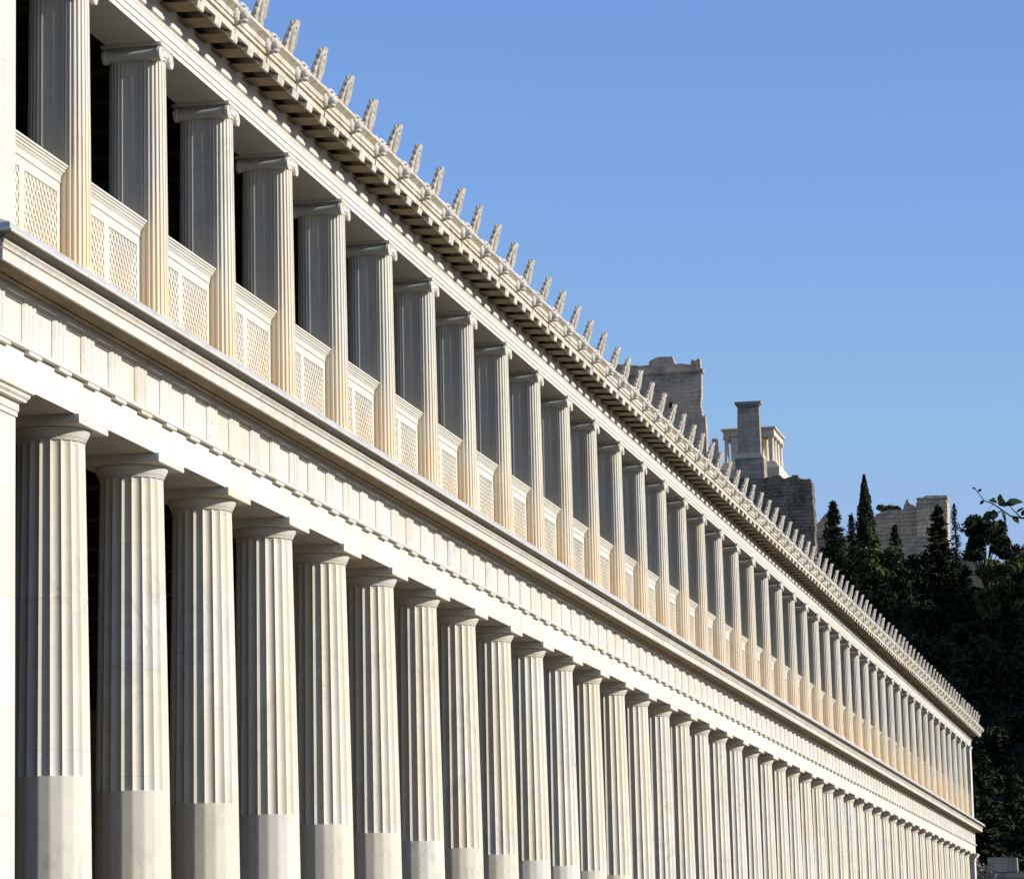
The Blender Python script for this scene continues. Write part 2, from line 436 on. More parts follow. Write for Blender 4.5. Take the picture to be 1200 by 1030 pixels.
for s in (-1, 1):
    yc, zc, R = s*.168, 4.235, .076
    rr = []
    for x, k in ((XF+.168,1.),(XF+.135,1.),(XF+.125,.86),(XF+.04,.74),((XF+XR)/2,.62),(XR-.04,.74),(XR-.125,.86),(XR-.135,1.),(XR-.168,1.)):
        rr.append([(x, yc+R*k*math.cos(2*PI*i/20), Z(zc)+R*k*math.sin(2*PI*i/20)) for i in range(20)])
    mb.rings(rr, True, True, True)
    for xf, sg in ((XF+.168, 1), (XR-.168, -1)):      # raised scroll on each end
        pts, rad = [], []
        for i in range(40):
            a = i/39*2*PI*2.2; rad_ = .070*(1-i/39*.85)
            pts.append((xf, yc - s*rad_*math.sin(a), Z(zc)+rad_*math.cos(a))); rad.append(.007*(1-i/39*.5))
        mb.tube(pts, rad, 5)
        mb.tube([(xf, yc-s*.002, Z(zc)+.070), (xf, 0, Z(zc)+.066), (xf, -yc, Z(zc)+.07)], [.007,.007,.007], 5)
part(mb, 'capital', M_icap, 40, ion)
ion.location = at(0, S, 0)
for n in range(2, NC+1): dup(ion, stoa, at(0, n*S, 0))

# ---- balustrade panels with lattice relief
mb = MB(); hw = S/2 - .165; XP = -.275
zb, zt = 1.44, 2.345
mb.box(XP-.10, XP-.0145, -hw, hw, Z(zb), Z(zt))
mb.box(XP-.05, XP, -hw, hw, Z(zt-.10), Z(zt)); mb.box(XP-.05, XP, -hw, hw, Z(zb), Z(zb+.09))
for a, b in ((-hw, -hw+.085), (-.07, .07), (hw-.085, hw)): mb.box(XP-.05, XP, a, b, Z(zb+.09), Z(zt-.10))
def lattice(y0, y1, z0, z1, dx, dz, w):
    for sg, xo in ((1, 0.), (-1, .003)):
        m_ = sg*dz/dx; L = math.hypot(1, m_); hwid = w/2*L
        k = -40
        c = z0 - abs(m_)*(y1-y0) if sg > 0 else z0
        while c < (z1 if sg > 0 else z1 + abs(m_)*(y1-y0)):
            def zz(y): return c + m_*(y-y0)
            ys = [y0, y1]
            # clip the centre line to the rectangle
            ya = max(y0, min((z0-c)/m_+y0, (z1-c)/m_+y0)); yb = min(y1, max((z0-c)/m_+y0, (z1-c)/m_+y0))
            if yb-ya > .01:
                q = [(ya, max(z0, zz(ya)-hwid)), (yb, max(z0, zz(yb)-hwid)), (yb, min(z1, zz(yb)+hwid)), (ya, min(z1, zz(ya)+hwid))]
                f = [(XP-.005+xo, y, Z(z)) for y, z in q]; bk = [(XP-.0135, y, Z(z)) for y, z in q]
                mb.rings([bk, f], True, False, True)
            c += dz
lattice(-hw+.086, -.071, zb+.091, zt-.101, .098, .125, .029)
lattice(.071, hw-.086, zb+.091, zt-.101, .098, .125, .029)
bal = part(mb, 'balustrade', M_bal)
mb = MB()
hc = hw - .0
prof = [(XP-.13,2.3455),(XP+.012,2.3455),(XP+.014,2.352),(XP+.006,2.356),(XP+.012,2.408),(XP+.016,2.412),(XP+.03,2.428),(XP+.035,2.44),(XP+.045,2.442),(XP+.05,2.462),(XP+.062,2.466),(XP+.068,2.482),(XP+.060,2.485),(XP+.080,2.488),(XP+.082,2.507),(XP-.16,2.51)]
rr = []
for x, z in prof:
    e = max(0, x-XP)
    rr.append([(XP-.16, -hc-e*.6, Z(z)), (XP-.16, hc+e*.6, Z(z)), (x, hc+e*.6, Z(z)), (x, -hc-e*.6, Z(z))])
mb.rings(rr, True, True, True)
part(mb, 'coping', M_bal, None, bal)
bal.location = at(0, S/2, 0)
for n in range(1, NC+1): dup(bal, stoa, at(0, n*S+S/2, 0))

# ---- upper entablature
mb = MB(); band(mb, [(-.62,4.36),(-.075,4.36),(-.075,4.412),(-.062,4.414),(-.062,4.476),(-.05,4.478),(-.05,4.545),(-.045,4.55),(-.035,4.578),(-.025,4.584),(-.050,4.590),(-.050,4.600),(-.020,4.603),(-.018,4.652),(-.05,4.655)])
part(mb, 'upper_architrave', M_uarch)
mb = MB(); band(mb, [(-.05,4.655),(-.048,4.82)]); mb.box(-.61, -.06, YA+.2, YB-.2, Z(4.605), Z(4.80))
part(mb, 'upper_frieze', M_uarch)
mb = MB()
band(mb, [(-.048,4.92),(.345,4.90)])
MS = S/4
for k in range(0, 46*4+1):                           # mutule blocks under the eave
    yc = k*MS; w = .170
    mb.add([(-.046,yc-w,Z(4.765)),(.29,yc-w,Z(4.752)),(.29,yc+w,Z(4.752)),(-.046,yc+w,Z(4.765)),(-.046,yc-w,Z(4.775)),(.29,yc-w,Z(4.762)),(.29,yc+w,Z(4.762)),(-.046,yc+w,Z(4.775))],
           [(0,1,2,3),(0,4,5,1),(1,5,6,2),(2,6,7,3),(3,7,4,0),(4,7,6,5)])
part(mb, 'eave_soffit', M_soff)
sima_prof = [(.325,4.806),(.335,4.798),(.349,4.798),(.352,4.862),(.312,4.866),(.310,4.888),(.360,4.891),(.364,4.928),(.336,4.932),(.336,4.944),(.367,4.947),(.374,5.003),(.340,5.008),(.366,5.018),(.392,5.036),(.418,5.052),(.430,5.060),(.432,5.088),(.40,5.092),(.20,5.09),(.05,5.12),(.05,4.95)]
cornice = None
mb = MB(); half = S/4
for k in range(0, 46*2+1):                           # one gutter block between each pair of lion heads
    pass
Y0 = -S/4*0
joints = [k*S/2 for k in range(0, 93)]
edges = [YA-.30] + joints + [YB+.30]
for a, b in zip(edges[:-1], edges[1:]):
    if b-a < .02: continue
    jx, jz = random.uniform(-.006,.006), random.uniform(-.005,.005)
    mb.prism_y([(x+jx, Z(z)+jz) for x, z in sima_prof], a+random.uniform(.008,.018), b-random.uniform(.008,.018))
for k in range(0, 46*4+1):                            # block ends hanging under the fascia
    yc = k*MS; w = random.uniform(.095, .13); zt_ = random.uniform(4.712, 4.728)
    mb.prism_y([(.292,Z(4.7975)),(.296,Z(zt_+.02)),(.306,Z(zt_)),(.330,Z(zt_)),(.338,Z(zt_+.03)),(.346,Z(4.7975))], yc-w, yc+w)
gut = part(mb, 'gutter', M_eave)

# ---- lion heads
mb = MB()
def lb(c, r, nu=10, nv=7, fn=None): mb.blob(c, r, nu, nv, 0, fn)
lb((-.02,0,.0), (.075,.128,.135), 18, 9, lambda q: 1+.03*math.sin(11*math.atan2(q.z, q.y)))       # mane
lb((.025,0,.035), (.068,.100,.080), 14, 8)                # skull
lb((.070,0,-.028), (.062,.074,.060), 10, 6)               # muzzle
lb((.060,0,-.095), (.050,.056,.024), 10, 6)               # lower jaw
lb((.122,0,-.004), (.014,.030,.018), 8, 5)                # nose
for sg in (-1, 1):
    lb((.080,sg*.045,.052), (.022,.034,.016), 8, 5)       # brow
    lb((-.005,sg*.092,.100), (.024,.026,.030), 8, 5)      # ear
lion = part(mb, 'lion_head', M_lion, 60, gut)
lion.location = (.385, 0, Z(5.02))
for k in range(1, 93):
    dup(lion, gut, (.385, k*S/2, Z(5.02)))

# ---- roof and antefixes
mb = MB()
zr = 5.07; slope = .27
prof = [(.15, zr), (-10., zr+10.36*slope), (-20.4, zr), (-20.4, zr-.12), (-10., zr+10.36*slope-.18), (.0, zr-.05)]
mb.prism_y([(x, Z(z)) for x, z in prof], YA-.25, YB+.25)
for k in range(0, 93):
    y = k*S/2; s = .075
    for sx, x0, x1 in ((1, .13, -10.),):
        a = [(x0, y-s, Z(zr+(.15-x0)*slope+.002)), (x0, y, Z(zr+(.15-x0)*slope+.085)), (x0, y+s, Z(zr+(.15-x0)*slope+.002))]
        b = [(x1, p[1], p[2]+(x0-x1)*slope) for p in a]
        mb.rings([a, b], True, True, True)
roof = part(mb, 'roof', M_tile)
def lerp_(pr, y):
    for (a, p_), (b, q_) in zip(pr[:-1], pr[1:]):
        if y <= b: return p_ + (q_-p_)*(y-a)/(b-a)
    return pr[-1][1]
mb = MB()
# palmette: ribbed plate whose lobes make a scalloped edge
WP = [(0,.09),(.12,.105),(.35,.14),(.55,.150),(.72,.138),(.86,.115),(.95,.080),(1.,.04)]
n = 44; Hh = .565
left, right = [], []
for i in range(n+1):
    t = i/n; w_ = lerp_(WP, t)*(1+.09*math.sin(t*2*PI*6.5))
    left.append((-w_, t*Hh)); right.append((w_, t*Hh))
outl = right + left[::-1]
LEAN = .30
def plate(x, k, th=1.): return [(x*(1-.55*z/Hh) + z*LEAN + .10*max(0, z/Hh-.5)**2, y*k, z) for y, z in outl]
mb.rings([plate(-.062, .78), plate(-.036, 1.), plate(.026, 1.), plate(.046, .82)], True, True, True)
for i in range(-3, 4):
    a = i*.17
    pts = [(.040+.10*LEAN, math.sin(a)*.03, .10), (.034+.31*LEAN, math.sin(a)*.16, .10+.21*math.cos(a)), (.020+.49*LEAN, math.sin(a)*.175, .10+.40*math.cos(a*.9))]
    mb.tube(pts, [.012,.020,.015], 6)
for sg in (-1, 1):
    pts = [(.042+.09*LEAN, sg*(.050+.032*math.cos(q)), .07+.032*math.sin(q)) for q in [k*.7 for k in range(9)]]
    mb.tube(pts, [.012]*9, 5)
for i in range(7):
    t = .16 + .125*i; w_ = lerp_(WP, t)
    for sg in (-1, 1):
        mb.blob((t*Hh*LEAN - .004, sg*(w_-.016)*random.uniform(.9,1.06), t*Hh), (.040-.016*t, .034-.008*t, .044), 7, 5)
    mb.blob((t*Hh*LEAN + .040 - .016*t, 0, t*Hh), (.026-.008*t, .042-.014*t, .050), 7, 5)
mb.blob((Hh*LEAN*.98-.002, 0, Hh*.975), (.032, .050, .030), 8, 5)
ant = part(mb, 'antefix', M_ante, 35, roof)
ant.location = (.185, 0, Z(5.06))
for k in range(1, 93):
    c = dup(ant, roof, (.185, k*S/2, Z(5.06)))
    c.rotation_euler = (random.uniform(-.02,.02), random.uniform(-.03,.03), random.uniform(-.06,.06))
    c.scale = (1, random.uniform(.94,1.05), random.uniform(.95,1.03))

# ------------------------------------------------------------------ ground and hill
def struct(mb, name, mat, smooth=None):
    o = mb.build(name, mat, None, smooth); fix_normals(o); tag(o, kind='structure'); return o
mb = MB(); mb.add([(-3000,-3000,-1.75),(3000,-3000,-1.75),(3000,3000,-1.75),(-3000,3000,-1.75)], [(0,1,2,3)])
tag(struct(mb, 'ground', M_grnd), 'dry pale ground running out in front of the colonnade', 'ground')
PROF = [(118.7,-2.2),(118.9,4.55),(140,5.2),(160,7),(200,15),(240,25),(280,33),(300,39.2),(314,40.2),(330,44.5),(420,36),(560,-3)]
def lerp(pr, y):
    if y <= pr[0][0]: return pr[0][1]
    for (a, p), (b, q) in zip(pr[:-1], pr[1:]):
        if y <= b: return p + (q-p)*(y-a)/(b-a)
    return pr[-1][1]
def wob(x, y): return math.sin(x*.23+1.3*math.sin(y*.11))*.6 + math.sin(y*.31+x*.17)*.5 + math.sin(x*.9+y*.7)*.2
def hz(x, y):
    z = lerp(PROF, y)
    k = min(1, max(0, (y-122)/20))
    z -= max(0, x+16.5)*.42*min(1, max(0, (y-255)/35))
    return z + wob(x, y)*k
mb = MB()
ys = [118.7,118.9] + [120+3*i for i in range(101)] + [430+13*i for i in range(11)]
xs = [-260+20*i for i in range(9)] + [-90+3*i for i in range(38)]
rows = []
for y in ys:
    rows.append([(x, y, hz(x, y) - max(0, x-8)*.0) for x in xs])
mb.rings(rows, False)
tag(struct(mb, 'hill', M_hill, 60), 'dark wooded hillside rising behind the colonnade to the ruins', 'hill')
CR = [(135,-3),(150,20),(175,38),(200,46),(240,55),(280,62),(330,66),(400,40),(470,-4)]  # crest of an out-of-view hill, added and shaped to shade the slope
mb = MB(); rows = []
for y in [135+6*i for i in range(57)]:
    c = lerp(CR, y); r = []
    for i in range(25):
        x = 12+i*7; t = abs(x-50)/ (38 if x < 50 else 130)
        r.append((x, y, -2.2 + (c+2.2)*max(0, 1-t)**.8 + wob(x*.7, y*.7)*1.2*(1 if 0 < i < 24 else 0)))
    rows.append(r)
mb.rings(rows, False)
tag(struct(mb, 'shading_hill', M_ridge, 60), 'unseen rocky hill added to the west to shade the wooded slope', 'hill')

# ------------------------------------------------------------------ ruins on the hill
def jag(pts, amp, seg):
    """break a silhouette edge into small irregular steps"""
    out = []
    for (x0, z0), (x1, z1) in zip(pts[:-1], pts[1:]):
        L = math.hypot(x1-x0, z1-z0); n_ = max(1, int(L/seg))
        for k in range(n_):
            t = k/n_; out.append((x0+(x1-x0)*t+(random.uniform(-amp,amp)*.5 if k else 0), z0+(z1-z0)*t+(random.uniform(-amp,amp) if k else 0)))
    out.append(pts[-1]); return out
t = tag(empty('ruined_tower', (-48, 325, 50)), 'tall brown ruined tower wall with a jagged top, leftmost and highest of the ruins', 'ruin')
def child(mb, name, mat, par, smooth=None):
    o = mb.build(name, mat, None, smooth); fix_normals(o); o.parent = par; o.location = -Vector(par.location); return o
top = jag([(-58,66.1),(-50.84,65.85),(-47.83,65.6)], .12, .8) + [(-47.75,66.0)] + jag([(-47.6,66.1),(-46.8,66.4),(-45.3,66.38)], .10, .4) + [(-45.1,65.8)] + jag([(-45,65.55),(-43.35,65.4)], .10, .5) + [(-43.3,65.95),(-42.9,65.8),(-42.38,66.05)]
right = [(-42.3,64.9)] + jag([(-42.22,64.8),(-42.3,62.2),(-42.45,61.2),(-42.2,59.6)], .07, .6)
mb = MB(); mb.prism_out(top + right + [(-42.2,38.),(-58,38.)], 325, .9)
child(mb, 'wall', M_tower, t)
mb = MB(); mb.box(-58.1, -42.05, 324.82, 325.98, 64.62, 64.88); mb.box(-58.05, -42.10, 324.9, 325.95, 64.45, 64.62); child(mb, 'string_course', M_tower, t)
mb = MB(); mb.box(-45.75, -45.45, 324.9, 325.02, 60.9, 61.5); child(mb, 'window', M_wood, t)
mb = MB(); mb.prism_out(jag([(-52,59.6),(-48,59.5),(-44.6,59.35),(-41.5,59.3)], .08, .7) + jag([(-41.46,59.2),(-41.42,55),(-41.3,38)], .06, .8) + [(-52,38)], 321.5, 1.)
child(mb, 'lower_wall', M_tower, t)
mb = MB(); mb.prism_out([(-41.0,38),(-40.8,53.5),(-40.55,54.2),(-40.35,56.2),(-40.17,56.3),(-39.85,56.28),(-39.8,54),(-39.5,38)], 318, 1.2, 0)
child(mb, 'broken_pillar', M_tower, t)

p = tag(empty('pedestal_monument', (-36.5, 319.4, 51)), 'plain grey square monument pillar standing in front of the small temple', 'monument')
mb = MB(); mb.add([(-37.74,318,54.42),(-35.36,318,54.42),(-35.36,319.1,54.42),(-37.74,319.1,54.42),(-37.62,318.12,59.45),(-35.42,318.12,59.45),(-35.42,319.0,59.45),(-37.62,319.0,59.45)], [(0,3,2,1),(4,5,6,7),(0,1,5,4),(1,2,6,5),(2,3,7,6),(3,0,4,7)])
child(mb, 'shaft', M_ped, p)
mb = MB(); mb.box(-37.72,-35.32,318.02,319.1,59.452,59.66); mb.box(-37.86,-35.18,317.88,319.24,59.66,59.92); child(mb, 'cap', M_ped, p)
mb = MB(); mb.box(-37.98,-35.12,317.8,320.2,54.05,54.42); child(mb, 'base_moulding', M_nike, p)
mb = MB(); mb.box(-38.0,-35.05,317.85,320.3,40.,54.05); child(mb, 'base', M_ped, p)

# small temple
t = tag(empty('small_temple', (-37.6, 330, 54.9)), 'small pale temple with slim columns at the edge of the cliff', 'temple')
X0, X1, YN, YF = -40.3, -34.95, 326., 333.6
mb = MB()
for i in range(3): mb.box(X0-.1-.18*i, X1+.1+.18*i, YN-.1-.18*i, YF+.1+.18*i, 54.62-.24*i+ .0, 54.86-.24*i)
child(mb, 'steps', M_nike, t)
mb = MB(); mb.box(X0+.75, X1-1.9, YN+.12, YF-.5, 54.86, 57.66); child(mb, 'cella', M_nike, t)
mb = MB(); mb.box(X0, X1, YN, YF, 57.70, 58.02); mb.box(X0+.04, X1-.04, YN+.04, YF-.04, 58.02, 58.34); child(mb, 'entablature', M_nike, t)
mb = MB(); mb.box(X0-.2, X1+.2, YN-.2, YF+.2, 58.34, 58.50)
mb.add([(X0-.2,YN-.2,58.5),(X1+.2,YN-.2,58.5),(X1+.2,YF+.2,58.5),(X0-.2,YF+.2,58.5),((X0+X1)/2,YN+1,58.92),((X0+X1)/2,YF-1,58.92)], [(0,1,4),(1,2,5,4),(2,3,5),(3,0,4,5)])
child(mb, 'roof', M_nike, t)
def tcol(x, y):
    mb = MB(); ring = lambda r, z: [(r*math.cos(2*PI*k/14), r*math.sin(2*PI*k/14), z) for k in range(14)]
    mb.rings([ring(.34,0),(ring(.34,.12)),ring(.27,.18),ring(.25,.3),ring(.215,2.5),ring(.24,2.56)], True, True, True)
    mb.box(-.34,.34,-.30,.30,2.56,2.74); mb.box(-.30,.30,-.30,.30,2.74,2.838)
    o = mb.build('column', M_nike, None, 40); fix_normals(o); o.parent = t; o.location = Vector((x, y, 54.862)) - Vector(t.location); return o
cx = tcol(X1-.30, YN+.32)
for y in (YN+2.5, YN+4.8, YF-.32): dup(cx, t, Vector((X1-.30, y, 54.862))-Vector(t.location))
dup(cx, t, Vector((X0+.30, YN+.32, 54.862))-Vector(t.location)); dup(cx, t, Vector((X0+.30, YF-.32, 54.862))-Vector(t.location))
for yy in (1.5, 2.5): dup(cx, t, Vector((X1-1.05, YN+yy, 54.862))-Vector(t.location))
mb = MB(); mb.box(X1-1.62, X1-1.25, YN+.14, YN+.5, 54.862, 57.69); child(mb, 'anta', M_nike, t)
mb = MB(); mb.box(X0-.9, X1+.55, YN-1.0, YN+13., 40., 54.1)
child(mb, 'podium', M_nike, t)

mb = MB()
tp = jag([(-46,51.2),(-38,51.1),(-35.97,51.03),(-33.6,51.0),(-33.5,51.25),(-32.6,51.2),(-32.55,50.95),(-31.5,51.0),(-31.45,51.2),(-30.9,51.15),(-30.85,50.8),(-29.8,50.75)], .12, .35) + jag([(-29.6,50.6),(-29.5,49.8),(-29.42,47),(-29.5,37)], .14, .45)
mb.prism_out(tp + [(-46,37)], 312, 2.)
o = mb.build('bastion', M_bast); fix_normals(o); tag(o, 'dark stone bastion wall with a worn top below the small temple', 'wall')

t = tag(empty('ruined_wall', (-20.5, 322, 45)), 'pale broken wall with a square tower end, among the treetops right of the cypress', 'ruin')
mb = MB(); mb.prism_out([(-25.3,37)] + jag([(-25.2,47.6),(-24.11,48.24),(-23.05,48.6),(-21.5,48.5),(-21.25,49.2),(-21.0,49.7),(-20.75,49.1),(-20.3,48.9)], .09, .4) + [(-20.1,48.6),(-20.05,40)], 322, 2.2)
child(mb, 'wall', M_ruin, t)
mb = MB(); mb.prism_out([(-20.1,40)] + jag([(-20.1,48.9),(-19.9,49.35),(-19.2,49.7)], .06, .4) + [(-19.1,49.78),(-16.95,49.72)] + jag([(-16.92,49.6),(-17.0,46),(-16.9,40)], .08, .6), 321.4, 3.4)
child(mb, 'tower', M_ruin, t)
mb = MB(); mb.box(-20.0,-16.85,321.3,324.9,49.42,49.6); child(mb, 'string_course', M_ruin, t)
mb = MB(); mb.prism_out([(-28.2,36)] + jag([(-28.1,45.9),(-24.0,45.6),(-19.5,45.4),(-17.3,44.7),(-16.6,43.9)], .12, .5) + [(-16.5,36)], 319, 2.)
child(mb, 'lower_wall', M_ruin, t)
mb = MB(); mb.prism_out([(-30.6,40)] + jag([(-30.5,47.6),(-29.6,48.6),(-28.6,48.4),(-28.2,46.5)], .1, .4) + [(-28,40)], 323, 2.5)
child(mb, 'far_wall', M_ruin, t)

# block wall by the far corner of the stoa
t = tag(empty('block_wall', (1.5, 118, -1.75)), 'grey stone block wall at the foot of the trees by the far end of the colonnade', 'wall')
mb = MB()
z = -1.75
for r in range(11):
    zt_ = min(4.70, z+.62); x = -3 + (r % 2)*.62
    while x < 8:
        w = 1.22 + random.uniform(-.08,.08); mb.box(x+.008, x+w-.008, 118+random.uniform(0,.02), 118.7, z+.006, zt_-.006); x += w
    z = zt_
    if z >= 4.69: break
child(mb, 'wall', M_block, t)
mb = MB(); mb.add([(-.03,118.0,4.702),(1.19,118.0,4.702),(1.19,118.65,4.702),(-.03,118.65,4.702),(-.03,118.01,5.34),(1.18,118.01,5.30),(1.18,118.64,5.30),(-.03,118.64,5.34)], [(0,3,2,1),(4,5,6,7),(0,1,5,4),(1,2,6,5),(2,3,7,6),(3,0,4,7)])
child(mb, 'capping_block', M_block, t)

# ------------------------------------------------------------------ vegetation
R = random.Random(5)
def quad(mb, c, s, nrm=None, asp=.55):
    n_ = Vector((R.gauss(0,1), R.gauss(0,1), R.gauss(0,1)+.3)) if nrm is None else Vector(nrm)+Vector((R.gauss(0,.5), R.gauss(0,.5), R.gauss(0,.5)))
    n_.normalize(); u = n_.cross(Vector((R.gauss(0,1),R.gauss(0,1),R.gauss(0,1)))).normalized(); w = n_.cross(u)
    c = Vector(c); s *= R.uniform(.6,1.3)
    mb.add([c-u*s, c-w*s*asp, c+u*s, c+w*s*asp], [(0,1,2,3)])
def clump(mb, c, r, n_, s):
    for _ in range(n_):
        d = Vector((R.gauss(0,1),R.gauss(0,1),R.gauss(0,1))).normalized()*(R.random()**.45)
        quad(mb, (c[0]+d.x*r[0], c[1]+d.y*r[1], c[2]+d.z*r[2]), s)
def cypress(h, rad, cnt=3400, s=.20):
    cr, tr = MB(), MB()
    for _ in range(cnt):
        t = R.random()**.8; a = R.uniform(0, 2*PI)
        prof = (math.sin(min(1, (t+.06)/.36)*PI/2))*(1-max(0,(t-.25)/.76)**1.7)*.97+.03
        lump = 1+.16*math.sin(5*a+t*17)+.10*math.sin(3*a-t*31)
        rr = rad*prof*lump*(R.random()**.3)
        quad(cr, (rr*math.cos(a), rr*math.sin(a), .03*h+t*h*.97), s*(1-.4*t), (math.cos(a),math.sin(a),.2), .7)
    tr.tube([(0,0,-.6),(0,0,h*.3),(.05,0,h*.8)], [rad*.28,rad*.2,.05], 8)
    return cr, tr
def fir(h, rad, cnt=3600, s=.22, gap=.3, seed=0):
    q = random.Random(seed); cr, tr = MB(), MB()
    tr.tube([(0,0,-.8),(.06,0,h*.5),(0,.04,h*1.0)], [rad*.13,rad*.08,.02], 8)
    lev = int(h*2.6); per = max(6, cnt//(lev*7))
    for L in range(lev):
        t0 = (L+.4)/lev
        for b in range(7):
            t = min(.98, t0+q.uniform(-.5,.5)/lev); z = h*(.06+.94*t)
            if q.random() < gap*.6: continue
            a = b*2*PI/7 + L*1.3 + q.uniform(-.3,.3); ln = rad*(1-t)**.75*q.uniform(.55,1.12)+.10
            droop = -.16*ln + .30*ln*(t-.3)
            tr.tube([(0,0,z),(ln*.9*math.cos(a), ln*.9*math.sin(a), z+droop*.9)], [.05*(1-t)+.015,.01], 4)
            for _ in range(per):
                k = R.random()**.7; sp = ln*.20*(1-k*.5)+.04
                quad(cr, (k*ln*math.cos(a)+R.gauss(0,sp), k*ln*math.sin(a)+R.gauss(0,sp), z+droop*k+R.gauss(0,.10)-.05), s*(1-.35*t), (0,0,1))
    clump(cr, (0,0,h*.99), (.07,.07,.22), 22, s*.5)
    return cr, tr
def crown(h, rx, rz, clumps, cnt, s, low=.35, trunk=.22, seed=0):
    q = random.Random(seed); cr, tr = MB(), MB()
    tr.tube([(0,0,-.8),(.1,.05,h*.28),(-.05,.1,h*.6)], [trunk,trunk*.75,trunk*.4], 8)
    for i in range(clumps):
        a = q.uniform(0,2*PI); e = q.uniform(-1,1); d = q.random()**.5
        c = (rx*.78*d*math.cos(a)*math.sqrt(1-e*e*.6), rx*.78*d*math.sin(a)*math.sqrt(1-e*e*.6), h*(low+(1-low)/2)+rz*.8*e*d)
        r = rx*q.uniform(.22,.42)
        clump(cr, c, (r,r,r*.75), cnt//clumps, s)
        if i % 2 == 0: tr.tube([(0,.05,h*.3),(c[0]*.5,c[1]*.5,(c[2]+h*.34)/2),c], [trunk*.4,trunk*.22,.02], 5)
    return cr, tr
def tree(name, cat, label, kind, loc, mat, group=None, rz=0., bark=None):
    t = tag(empty(name, loc), label, cat, group); t.rotation_euler = (0,0,rz)
    cr, tr = kind
    tr.build('trunk', bark or M_bark, t, 60); cr.build('crown', mat, t)
    return t
def on_hill(x, y, dz=-.3): return (x, y, hz(x, y)+dz)
G = 'trees on the slope below the ruins'
# trees that can be told apart, front to back along the skyline
tree('cypress', 'tree', 'tall slim black-green cypress standing alone against the sky', cypress(10.4, 1.0, 6500, .2), (-23.6, 305, 39.4), F_dark, G)
tree('fir_tree', 'tree', 'dark spiky conifer beside the bastion, left of the tall cypress', fir(7.6, 2.0, 6500, .2, .25, 1), (-25.6, 295, 38.3), F_dark, G)
tree('fir_tree', 'tree', 'slender dark conifer squeezed between the spiky conifer and the tall cypress', fir(6.8, 1.05, 2800, .18, .2, 2), (-24.35, 299, 38.3), F_dark, G)
tree('fir_tree', 'tree', 'broad dark conifer with a pointed top in front of the pale ruined tower', fir(12.4, 2.9, 11000, .24, .2, 3), (-13.75, 270, 29.2), F_dark, G)
tree('fir_tree', 'tree', 'low dark conifer tip in front of the pale ruined wall', fir(6.0, 1.3, 2600, .2, .2, 4), (-19.4, 290, 36.6), F_dark, G)
tree('bare_tree', 'tree', 'thin ragged conifer with sparse twigs right of the pointed broad one', fir(11.8, 1.0, 2600, .17, .5, 5), (-12.55, 273, 30.2), F_dark, G)
tree('pine_tree', 'tree', 'round-crowned pine on the skyline near the right edge', crown(11.4, 2.3, 2.4, 28, 7500, .20, .38, .22, 6), (-9.35, 262, 29.6), F_dark, G)
tree('pine_tree', 'tree', 'small pine top leaning out to the right of the round-crowned pine', crown(7.2, 1.15, 1.4, 14, 2600, .18, .36, .14, 7), (-6.9, 259, 31.0), F_dark, G)
tree('shrub', 'shrub', 'bright green bush growing on top of the pale ruined wall', crown(2.1, 1.5, .7, 12, 1800, .16, .15, .08, 8), (-23.0, 324, 47.6), F_mid)
tree('broadleaf_tree', 'tree', 'olive green rounded tree below the tall cypress', crown(6.6, 2.5, 2.6, 26, 5200, .22, .2, .2, 9), (-20.6, 283, 34.3), F_mid, G)
tree('broadleaf_tree', 'tree', 'olive green bushy tree at the right edge of the picture, below the round-crowned pine', crown(9.0, 2.7, 3.6, 28, 6000, .22, .2, .22, 10), (-6.0, 236, 24.6), F_mid, G)
tree('broadleaf_tree', 'tree', 'grey-green tree at the far right edge under the skyline', crown(9.0, 3.0, 3.0, 26, 5200, .24, .3, .22, 12), (-4.4, 246, 26.6), F_wood, G)
tree('broadleaf_tree', 'tree', 'small greenish tree low on the slope beside the end of the roof', crown(6.0, 2.0, 2.3, 18, 3600, .2, .2, .16, 13), (-3.6, 172, 9.5), F_wood, G)
# the rest of the slope reads as one dark wood
wm = MB()
def wood_tree(x, y, h, rx, cnt, s, kind):
    z = hz(x, y)-.5
    cr, tr = (crown(h, rx, h*.36, 16, cnt, s, .12, .2, R.randint(0,9999)) if kind else fir(h, rx*.8, cnt, s, .25, R.randint(0,9999)))
    cs, sn = 1, 0
    for m_ in (cr, tr): wm.add([(p[0]+x, p[1]+y, p[2]+z) for p in m_.v], m_.f)
def edge(px, y): return 10.27 + (y+28)*math.tan(math.atan((px-600)/4047) - math.radians(11.68))
for y in (128, 140, 152, 165, 178, 192, 206, 220, 234, 248, 262, 276, 289):
    x = edge(1110 if y < 200 else 930 if y > 250 else 1010, y) - 2; xe = edge(1225, y)
    while x < xe:
        lim = 4.4 if y < 150 else 6.2 if y < 200 else 7.2 if y < 230 else 5.6
        h = lim*R.uniform(.62, 1.22)
        if y > 280: h *= .72
        wood_tree(x, y+R.uniform(-4,4), h, h*R.uniform(.32,.45), 1500, .26, R.random() < .72)
        x += R.uniform(2.6, 4.0)
for px, y, h in ((1122, 274, 4.2), (1134, 270, 4.0), (1112, 283, 3.6), (1146, 266, 3.8), (1096, 296, 3.0), (1078, 303, 2.7), (1060, 306, 2.4), (1046, 303, 2.8), (1088, 308, 2.2), (1034, 308, 2.2), (1068, 312, 2.0)):
    wood_tree(edge(px, y), y, h, h*.42, 1500, .22, True)
o = wm.build('woodland', F_wood); tag(o, 'dense dark wood covering the shaded slope', 'woodland', None, 'stuff')
